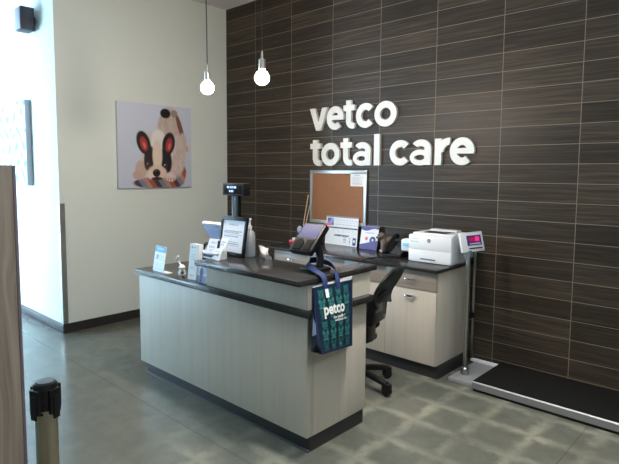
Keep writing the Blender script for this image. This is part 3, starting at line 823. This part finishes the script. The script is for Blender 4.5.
# pen cup with long sticks
c_ = thing('pen_cup', 'dark pen cup with small pale items beside the corkboard', 'cup', (1.505, -.2, .9125))
obj('cup', B().lathe([(0, 0), (.037, 0), (.04, .1), (.037, .1), (.034, .006), (0, .006)], 28), M['plastic'], c_)
obj('pen', B().cyl((-.012, -.01, .01), (-.028, -.022, .165), .0045, n=10), M['blue'], c_); obj('pen', B().cyl((.01, -.012, .01), (.014, -.03, .155), .0045, n=10), M['white'], c_)
obj('pen', B().cyl((-.01, .012, .01), (-.032, .018, .185), .005, n=10), M['midgrey'], c_)
obj('tissue_wad', B().ball((0.005, -.012, .14), (.03, .028, .042), None, 8), M['shaded_white'], c_)
s1 = obj('wooden_stick', B().cyl((1.503, -.19, .925), (1.447, -.009, 1.425), .0055, n=12), M['stick']); tag(s1, 'longer pale stick leaning from the pen cup to the corkboard', 'stick', 'sticks in the pen cup')
s2 = obj('wooden_stick', B().cyl((1.518, -.188, .925), (1.492, -.031, 1.31), .0055, n=12), M['stick']); tag(s2, 'shorter tan stick leaning on the corkboard frame edge', 'stick', 'sticks in the pen cup')
np_ = obj('note_pad', B().box(1.40, 1.475, -.27, -.19, .9125, .935, .002), M['pink']); tag(np_, 'small pink note pad at the left end of the rear counter', 'note pad')
er = obj('eraser', B().box(1.425, 1.47, -.25, -.215, .9352, .962, .008), M['white']); tag(er, 'small white block on the pink note pad', 'eraser')

# ------------------------------------------------------------------ payment terminal
Tm = thing('payment_terminal', 'black card payment terminal on a stand near the desk end', 'payment terminal', (3.262, -1.93, 1.0675))
obj('stand_base', B().box(-.085, .075, -.06, .065, 0, .022, .008), M['plastic'], Tm)
obj('stand_neck', B().tube([(.02, .01, .015), (.02, .02, .07), (.012, .01, .13), (-.01, -.02, .185)], .024, 14, 6), M['plastic'], Tm)
sv = Vector((0, .155, .165)).normalized(); xv = Vector((1, 0, 0)); nv = xv.cross(sv)
ctr = Vector((-.032, -.045, .213))
hm = Matrix.Translation(ctr) @ Matrix((xv, sv, nv)).transposed().to_4x4()
hb = B().prism([(-.088, -.112), (.078, -.112), (.09, -.06), (.092, .112), (-.092, .112), (-.094, -.06)], -.045, 0, 'xy', .008); hb.xf(hm)
hd_ = obj('head', hb, M['plastic'], Tm)
q = B().box(-.078, .076, -.005, .1, -.001, .0012, .0005); q.xf(hm); obj('screen', q, M['screen'], hd_)
q = B().cyl((-.035, -.055, 0), (-.035, -.055, .006), .034, n=28); q.box(-.07, .0, -.1, -.055, 0, .006, .002); q.xf(hm); obj('contactless_dome', q, M['soft'], hd_)
q = B().box(.082, .1, -.1, .1, -.028, .004, .004); q.xf(hm); obj('card_slot_rail', q, M['plastic'], hd_)
q = B().box(.02, .07, -.098, -.02, -.001, .004, .001); q.xf(hm); obj('keypad', q, M['soft'], hd_)

# ------------------------------------------------------------------ tote bag hanging on the desk end
G_ = thing('tote_bag', 'navy and teal petco tote bag hanging on the desk end', 'bag', (3.46, -1.99, .6))
O_ = Vector((3.46, -1.99, .6))
fTL, fTR, fBR, fBL = [Vector(p) - O_ for p in ((3.482, -2.203, 1.034), (3.474, -1.840, 1.026), (3.505, -1.862, .624), (3.548, -2.192, .662))]
bTL, bTR, bBR, bBL = [Vector(p) - O_ for p in ((3.458, -2.183, 1.030), (3.456, -1.805, 1.043), (3.457, -1.800, .600), (3.457, -2.185, .654))]
def bil(a, b_, c, d, u, v): return (a * (1 - u) + b_ * u) * (1 - v) + (d * (1 - u) + c * u) * v
def front_pt(u, v):
    p = bil(fTL, fTR, fBR, fBL, u, v); p.x += .012 * math.sin(PI * u) * math.sin(PI * min(1, v * 1.1)); return p
def bag_fn(u, v):
    edge = (26, 36, 70)
    if u < .055 or u > .945 or v < .025 or v > .965: return edge
    c = (15, 37, 48)
    cu, cv = (u - .055) / .89 * 4, (v - .025) / .94 * 6
    iu, iv = int(cu), int(cv); x, y = cu - iu - .5, cv - iv - .5
    if iv in (2,) or (iv == 3 and v < .56): pass
    t = (44, 106, 108); k = (iu * 3 + iv * 5) % 3
    # a pet face per cell: head, ears, muzzle
    d = math.hypot(x / .3, (y - .05) / .32)
    face = d < 1
    ear = math.hypot((abs(x) - .24) / .12, (y + .2) / (.24 if k else .16)) < 1
    muz = math.hypot(x / .14, (y - .17) / .11) < 1
    eye = math.hypot((abs(x) - .12) / .05, (y + .0) / .06) < 1
    body = abs(x) < .34 and y > .33 and y < .48
    if eye or (muz and abs(x) < .05): return c
    if muz: return (80, 144, 142)
    if face: return t if k != 1 else (28, 78, 84)
    if ear or body: return (30, 86, 92) if k != 2 else (60, 132, 130)
    return c
me = print_mesh('front_panel', 1, 1, 64, 96, bag_fn, front_pt)
fp = obj('front_panel', me, None, G_)
def sheet(q, th): return B().quadslab(q, th)
obj('back_panel', sheet([bTR, bTL, bBL, bBR], -.002), M['paper'], G_, 'white lining of the bag back')
obj('outer_back', B().quadslab([p + Vector((-.0022, 0, -.004)) for p in (bTR, bTL, bBL, bBR)], -.002), M['navybag'], G_)
mt_ = (fTL + bTL) / 2 + Vector((0, .03, -.01)); mb = (fBL + bBL) / 2 + Vector((0, .005, .05))
gs = B(); gs.quadslab([bTL, mt_, mb, bBL], .0015); gs.quadslab([mt_, fTL, fBL, mb], .0015)
obj('side_gusset', gs, M['navybag'], G_)
ip = lambda a, b_, t: a * (1 - t) + b_ * t
def gp(a, v): return ip(ip(bTL, mt_, a), ip(bBL, mb, a), v) + Vector((0, -.005, 0))
gw = B(); gw.quadslab([gp(.55, .22), gp(.95, .2), gp(.98, .82), gp(.25, .78)], .001)
obj('gusset_print', gw, M['shaded_white'], G_)
gs2 = B(); gs2.quadslab([fTR, bTR, bBR, fBR], .0015); obj('side_gusset', gs2, M['navybag'], G_)
obj('bottom_panel', B().quadslab([bBL, fBL, fBR, bBR], .0015), M['navybag'], G_)
# lettering on the front
def on_bag(me, u0, v0, w_, h_):
    ws = .36; hs_ = .39
    for v in me.vertices:
        u = u0 + v.co.x / ws; vv = v0 - v.co.z / hs_
        p = front_pt(u, vv); v.co = p + Vector((.0015 - v.co.y, -.001, 0))
    return me
obj('lettering', on_bag(text_mesh('lettering', 'petco', .205, .078, .001, M['sign'], .03), .465, .39, 1, 1), None, G_, 'white petco lettering')
obj('tagline', on_bag(text_mesh('tagline', 'the health +', .13, .017, .001, M['sign'], .01), .58, .492, 1, 1), None, G_)
obj('tagline', on_bag(text_mesh('tagline', 'wellness co.', .13, .016, .001, M['sign'], .01), .62, .538, 1, 1), None, G_)
tg = B().quadslab([front_pt(.27, .055) + Vector((.003, 0, 0)), front_pt(.35, .055) + Vector((.003, 0, 0)), front_pt(.35, .185) + Vector((.003, 0, 0)), front_pt(.27, .185) + Vector((.003, 0, 0))], .001)
obj('care_tag', tg, M['paper'], G_)
# the front handle is looped over the terminal stand
hp = [(3.486, -2.095, 1.000), (3.478, -2.09, 1.045), (3.458, -2.085, 1.075), (3.425, -2.072, 1.088), (3.33, -2.03, 1.098), (3.235, -1.975, 1.108), (3.196, -1.915, 1.122), (3.235, -1.868, 1.122), (3.325, -1.868, 1.108), (3.40, -1.905, 1.092), (3.438, -1.945, 1.084), (3.462, -1.968, 1.066), (3.478, -1.975, 1.04), (3.486, -1.978, .995)]
ww = .036
wv = [(0, ww, 0), (0, ww, 0), (.004, ww, 0), (.012, ww * .95, .006), (.016, ww * .8, .012), (.018, ww * .6, .022), (0.004, .006, ww), (-.004, .0, ww), (.014, -.012, .03), (.018, -.026, .018), (.01, -.034, .008), (.004, -ww, 0), (0, -ww, 0), (0, -ww, 0)]
wv = [tuple(c if i < 6 else c for c in w) for i, w in enumerate(wv)]
obj('handle', B().ribbon([Vector(p) - O_ for p in hp[:7]], wv[:6] + [(0.004, .012, ww)], .003, 6), M['navy'], G_)
obj('handle', B().ribbon([Vector(p) - O_ for p in hp[6:]], [(0.0, .006, ww)] + wv[7:], .003, 6), M['navy'], G_)

# ------------------------------------------------------------------ things on the upper counter
# framed notice
Fr = thing('framed_notice', 'black-framed white notice standing on the upper desk counter', 'frame', (2.443, -1.948, 1.0675))
ln = Matrix.Rotation(-math.radians(9), 4, 'X')
fw, fh, ft = .146, .292, .03
fb_ = B()
for a in ((-fw, fw, 0, ft), (-fw, fw, fh - ft, fh), (-fw, -fw + ft * .75, ft, fh - ft), (fw - ft * .75, fw, ft, fh - ft)): fb_.box(a[0], a[1], -.008, .01, a[2], a[3], .002)
obj('frame', fb_.xf(ln), M['plastic'], Fr)
obj('backing', B().box(-fw + .004, fw - .004, .0, .008, .004, fh - .004).xf(ln), M['plastic'], Fr)
me = print_mesh('printed_notice', 2 * (fw - ft * .75), fh - 2 * ft, 60, 60, lines_fn((222, 226, 234), (120, 126, 140), [(.14, .28, .7)] + [(.34 + .055 * i, .1, .9 - .12 * (i % 2)) for i in range(4)] + [(.68 + .06 * i, .25, .8) for i in range(3)], th=.013))
me.transform(ln @ Matrix.Translation((0, -.002, fh / 2))); obj('printed_notice', me, None, Fr)
obj('easel_leg', B().prism([(.014, .0), (.06, 0), (.046, .2)], -.02, .02, 'yz'), M['plastic'], Fr)
# pole display
Pd = thing('customer_display', 'black pole display with lit blue characters behind the framed notice', 'display', (2.405, -1.858, 1.0675))
obj('base', B().box(-.07, .07, -.008, .035, 0, .012, .004), M['plastic'], Pd)
obj('pole', B().box(-.036, .036, -.012, .02, .01, .45, .006), M['plastic'], Pd)
obj('pole_trim', B().box(-.036, -.024, -.0145, -.0115, .02, .44, .001), M['grey'], Pd)
db = obj('display_box', B().box(-.122, .122, -.035, .03, .44, .532, .006), M['plastic'], Pd)
obj('display_window', B().box(-.105, .105, -.037, -.0345, .452, .52, .001), M['soft'], db)
cl = B()
for i, w_ in enumerate((.016, .008, .013, .010, .018, .009)): cl.box(-.062 + i * .019, -.062 + i * .019 + w_, -.0378, -.037, .494, .51)
for i, w_ in enumerate((.012, .015, .009)): cl.box(-.038 + i * .019, -.038 + i * .019 + w_, -.0378, -.037, .466, .481)
obj('lit_text', cl, M['lcd'], db)
# sanitiser bottle
Bt = thing('sanitizer_bottle', 'clear hand sanitizer pump bottle beside the black framed notice', 'bottle', (2.548, -1.852, 1.0675))
obj('bottle_body', B().lathe([(0, 0), (.036, 0), (.04, .006), (.04, .15), (.034, .178), (.016, .196), (.014, .205)], 30), M['milky'], Bt)
obj('gel', B().lathe([(0, .004), (.034, .004), (.037, .01), (.037, .11), (0, .11)], 30), M['clear'], Bt)
pm = B(); pm.lathe([(.017, .2), (.018, .222), (.008, .226), (.006, .262), (.012, .264), (.012, .278), (0, .28)], 24); pm.tube([(0, 0, .27), (-.03, -.006, .272), (-.05, -.01, .266), (-.055, -.011, .256)], .006, 10, 4); pm.cyl((0, 0, .03), (0, 0, .2), .003, n=8)
obj('pump', pm, M['white'], Bt)
# business card holder
Ch = thing('card_holder', 'white business card holder with fanned cards at the upper counter end', 'card holder', (2.475, -2.105, 1.0675))
hb = B(); hb.box(-.125, .06, -.03, .05, 0, .008, .002); hb.box(-.125, -.118, -.03, .05, .008, .055, .002); hb.box(.053, .06, -.03, .05, .008, .05, .002); hb.box(-.125, .06, .043, .05, .008, .07, .002); hb.box(-.125, .06, -.03, -.024, .03, .045, .001)
obj('tray', hb, M['white'], Ch)
obj('tray_inset', B().box(-.117, .0, -.022, -.016, .009, .04), M['blue'], Ch)
def card(x, y, z, w, h, lean, rz, fn, nm='card'):
    mt = Matrix.Translation((x, y, z)) @ Matrix.Rotation(rz, 4, 'Z') @ Matrix.Rotation(-lean, 4, 'X')
    o = obj(nm, B().box(-w / 2, w / 2, 0, .004, 0, h).xf(mt), M['paper'], Ch)
    me = print_mesh('card_print', w - .002, h - .002, 30, 24, fn); me.transform(mt @ Matrix.Translation((0, -.0006, h / 2))); obj('card_print', me, None, o)
card(-.065, -.012, .011, .1, .135, math.radians(25), .12, lines_fn((226, 232, 244), (176, 190, 218), [(.2, .2, .8), (.45, .2, .7), (.65, .3, .6)], th=.05))
card(.045, .006, .06, .1, .095, math.radians(24), -.15, lines_fn((238, 240, 246), (170, 178, 196), [(.3, .2, .8), (.5, .2, .6)], th=.05))
card(.035, -.036, .002, .105, .085, math.radians(24), -.15, lines_fn((236, 238, 244), (196, 202, 216), [(.3, .2, .8), (.6, .2, .6)], th=.05))
obj('clip', B().box(-.012, .006, .0, .012, .06, .135, .002).xf(Matrix.Rotation(.25, 4, 'Y')), M['plastic'], Ch)
# folded white paper on the back edge
Tp = thing('folded_paper', 'crumpled white folded paper on the upper counter back edge', 'paper', (2.70, -1.85, 1.0675), math.radians(-12))
b = bmesh.new(); NX, NZ = 9, 7; gv = []
for j in range(NZ + 1):
    row = []
    for i in range(NX + 1):
        u, w = i / NX, j / NZ
        x = (u - .5) * (.135 + .012 * math.sin(w * 5)); z = w * (.088 - .014 * u + .006 * math.sin(u * 9)); y = .012 * math.sin(u * 7 + w * 4) + .012 * math.cos(w * 6) * u
        if j == 0: z = .012 * max(0, math.sin(u * 6.5 - 1.0)) if 0 < i < NX else 0
        row.append(b.verts.new((x, y, z)))
    gv.append(row)
for j in range(NZ):
    for i in range(NX):
        if (i, j) == (7, 4): continue
        b.faces.new((gv[j][i], gv[j][i + 1], gv[j + 1][i + 1], gv[j + 1][i]))
bmesh.ops.recalc_face_normals(b, faces=b.faces); bmesh.ops.solidify(b, geom=b.faces[:], thickness=.003)
tb = B(); tb._merge(b); obj('sheet', tb, M['paper'], Tp)
obj('fold', B().quadslab([(-.05, .0, .001), (.05, .006, .001), (.045, .03, .001), (-.05, .03, .001)], -.002), M['paper'], Tp)

# ------------------------------------------------------------------ things on the lower counter
def sign_fn(u, v):
    if v < .2: return (40, 150, 206) if (abs(u - .5) > .32 or abs(v - .1) > .045 or math.sin(u * 60) < 0) else (150, 214, 238)
    if v < .24: return (120, 180, 216)
    if (u - .28) ** 2 * 1.2 + ((v - .42) * 1.4) ** 2 < .02: return (150, 160, 190)
    for rv in (.36, .44, .52, .66, .74, .82, .9):
        if abs(v - rv) < .016 and .14 < u < .86 and math.sin(u * 70 + rv * 31) > -.3: return (176, 194, 216)
    return (226, 236, 246)
t = leaning_sheet('counter_sign', 'small white sign with bright blue header at the left desk end', 'sign', (1.742, -2.125, .8805), .165, .205, math.radians(10), sign_fn, 40, 56, math.radians(-2), .004)
obj('foot_plate', B().box(-.06, .14, .002, .05, 0, .004, .001), M['white'], t)
pn = thing('counter_pen', 'small white tethered pen standing tilted in a pale base', 'pen', (1.985, -2.06, .8805))
obj('base', B().lathe([(0, 0), (.03, 0), (.032, .012), (.022, .04), (.028, .06), (.012, .078), (0, .08)], 24), M['white'], pn)
obj('base_knob', B().ball((.02, -.012, .022), (.016, .014, .018), None, 8), M['midgrey'], pn)
pe = B(); pe.cyl((0, 0, .06), (-.045, 0, .10), .006, n=12); pe.ball((-.062, 0, .122), (.012, .01, .03), Matrix.Rotation(math.radians(38), 4, 'Y'), 10)
obj('pen_barrel', pe, M['white'], pn)
Wb = thing('display_box', 'tall white box with small print on the lower counter', 'box', (2.205, -2.125, .8805), math.radians(4))
wl = Matrix.Shear('XY', 4, (0.0, .0)); mt = Matrix.Rotation(-math.radians(7), 4, 'X')
obj('box_body', B().prism([(-.05, 0), (.05, 0), (.056, .268), (-.05, .268)], 0, .04, 'xz', .003).xf(mt), M['white'], Wb)
def wb_fn(u, v):
    for rv in (.09, .3, .36, .42, .66, .72, .88):
        if abs(v - rv) < .012 and .2 < u < .75 and math.sin(u * 50 + rv * 77) > -.4: return (168, 176, 190)
    if .2 < u < .3 and .05 < v < .12: return (110, 130, 160)
    return (234, 238, 242)
me = print_mesh('small_print', .096, .262, 24, 64, wb_fn); me.transform(mt @ Matrix.Translation((0, -.0008, .134))); obj('small_print', me, None, Wb)
bg = thing('black_dispenser', 'black rounded gadget behind the tall white box', 'gadget', (2.185, -1.985, .8805))
obj('shell', B().lathe([(0, 0), (.04, 0), (.045, .03), (.04, .15), (.034, .17)], 24), M['plastic'], bg)
obj('ring', B().tube([(.05 * math.cos(a), .02, .205 + .05 * math.sin(a)) for a in [i * PI / 6 - 1.2 for i in range(11)]], .013, 10, 4), M['plastic'], bg)
def bh_fn(u, v):
    c = (206, 214, 232)
    if math.hypot((u - .42) / .2, (v - .45) / .28) < 1 or (abs(u - .4) < .12 and v > .3): return (58, 70, 124)
    if v > .62: return lerp((96, 108, 160), (150, 160, 200), u)
    if u > .6 and v < .5: return (180, 200, 226)
    return c
leaning_sheet('brochure', 'navy and white leaflet in a stand under the upper counter end', 'leaflet', (2.345, -2.14, .8805), .105, .135, math.radians(8), bh_fn, 36, 44, math.radians(2))
# touch screen seen from behind
Ps = thing('touchscreen_monitor', 'bluish-shaded white monitor seen from behind on the staff side', 'monitor', (2.05, -1.68, .8805))
obj('foot', B().box(-.1, .1, -.08, .09, 0, .015, .005), M['shaded_white'], Ps)
obj('neck', B().box(-.04, .04, -.015, .02, .012, .24, .006), M['shaded_white'], Ps)
tm = Matrix.Translation((0, -.03, .27)) @ Matrix.Rotation(math.radians(30), 4, 'X')
sh = B().prism([(-.165, .14), (.165, .14), (.15, -.12), (-.15, -.12)], -.018, .012, 'xz', .004); sh.xf(tm); ms = obj('shell', sh, M['shaded_white'], Ps)
sh = B().box(-.1655, .1655, -.0188, .0128, .122, .1415, .002); sh.xf(tm); obj('top_bezel', sh, M['white'], ms)
sh = B().box(-.14, .14, .0122, .0135, -.105, .105); sh.xf(tm); obj('screen', sh, M['soft'], ms)

# ------------------------------------------------------------------ light
def area(name, loc, rot, sx, sy, power, col, spread=180):
    l = bpy.data.lights.new(name, 'AREA'); l.shape = 'RECTANGLE'; l.size = sx; l.size_y = sy; l.energy = power; l.color = col; l.spread = math.radians(spread)
    o = bpy.data.objects.new(name, l); COL.objects.link(o); o.location = loc; o.rotation_euler = rot; return o
for i, (a, b_) in enumerate(wins):
    area('window_daylight', ((a + b_) / 2, YB - .3, 1.75), (PI / 2, 0, 0), b_ - a, 3.1, 470, (.56, .80, 1.0), 140)
for (x, y, e) in ((4.25, -1.95, 108), (3.3, -1.2, 8)):
    l = bpy.data.lights.new('downlight_beam', 'SPOT'); l.energy = e * 4; l.spot_size = math.radians(72); l.spot_blend = .8; l.shadow_soft_size = .08; l.color = (1, .97, .9)
    o = bpy.data.objects.new('downlight_beam', l); COL.objects.link(o); o.location = (x, y, CEIL - .03)

w = bpy.data.worlds.new('sky'); SC.world = w; w.use_nodes = True
wt = w.node_tree; bgd = wt.nodes['Background']; sky = wt.nodes.new('ShaderNodeTexSky'); sky.sky_type = 'HOSEK_WILKIE'; sky.turbidity = 4
wt.links.new(sky.outputs[0], bgd.inputs[0]); bgd.inputs[1].default_value = .8

# ------------------------------------------------------------------ camera (solved from the tile grid)
cam = bpy.data.cameras.new('camera'); co = bpy.data.objects.new('camera', cam); COL.objects.link(co)
cam.sensor_fit = 'HORIZONTAL'; cam.sensor_width = 36; cam.lens = 525.3 / 619 * 36
cam.shift_x = 11.81 / 619; cam.shift_y = -14.974 / 619; cam.clip_start = .02
yaw, pit, rol = math.radians(43.43), math.radians(-4.95), math.radians(.26)
fwd = Vector((-math.sin(yaw) * math.cos(pit), math.cos(yaw) * math.cos(pit), math.sin(pit))); rt = Vector((math.cos(yaw), math.sin(yaw), 0)); up = rt.cross(fwd)
r2 = rt * math.cos(rol) + up * math.sin(rol); u2 = up * math.cos(rol) - rt * math.sin(rol)
co.matrix_world = Matrix(((r2.x, u2.x, -fwd.x, 5.4248), (r2.y, u2.y, -fwd.y, -4.3824), (r2.z, u2.z, -fwd.z, 1.6872), (0, 0, 0, 1)))
SC.camera = co
SC.view_settings.view_transform = 'Standard'; SC.view_settings.look = 'None'; SC.view_settings.gamma = 1; SC.view_settings.exposure = 0
SC.view_settings.use_curve_mapping = False
SC.cycles.max_bounces = 8; SC.cycles.use_denoising = True
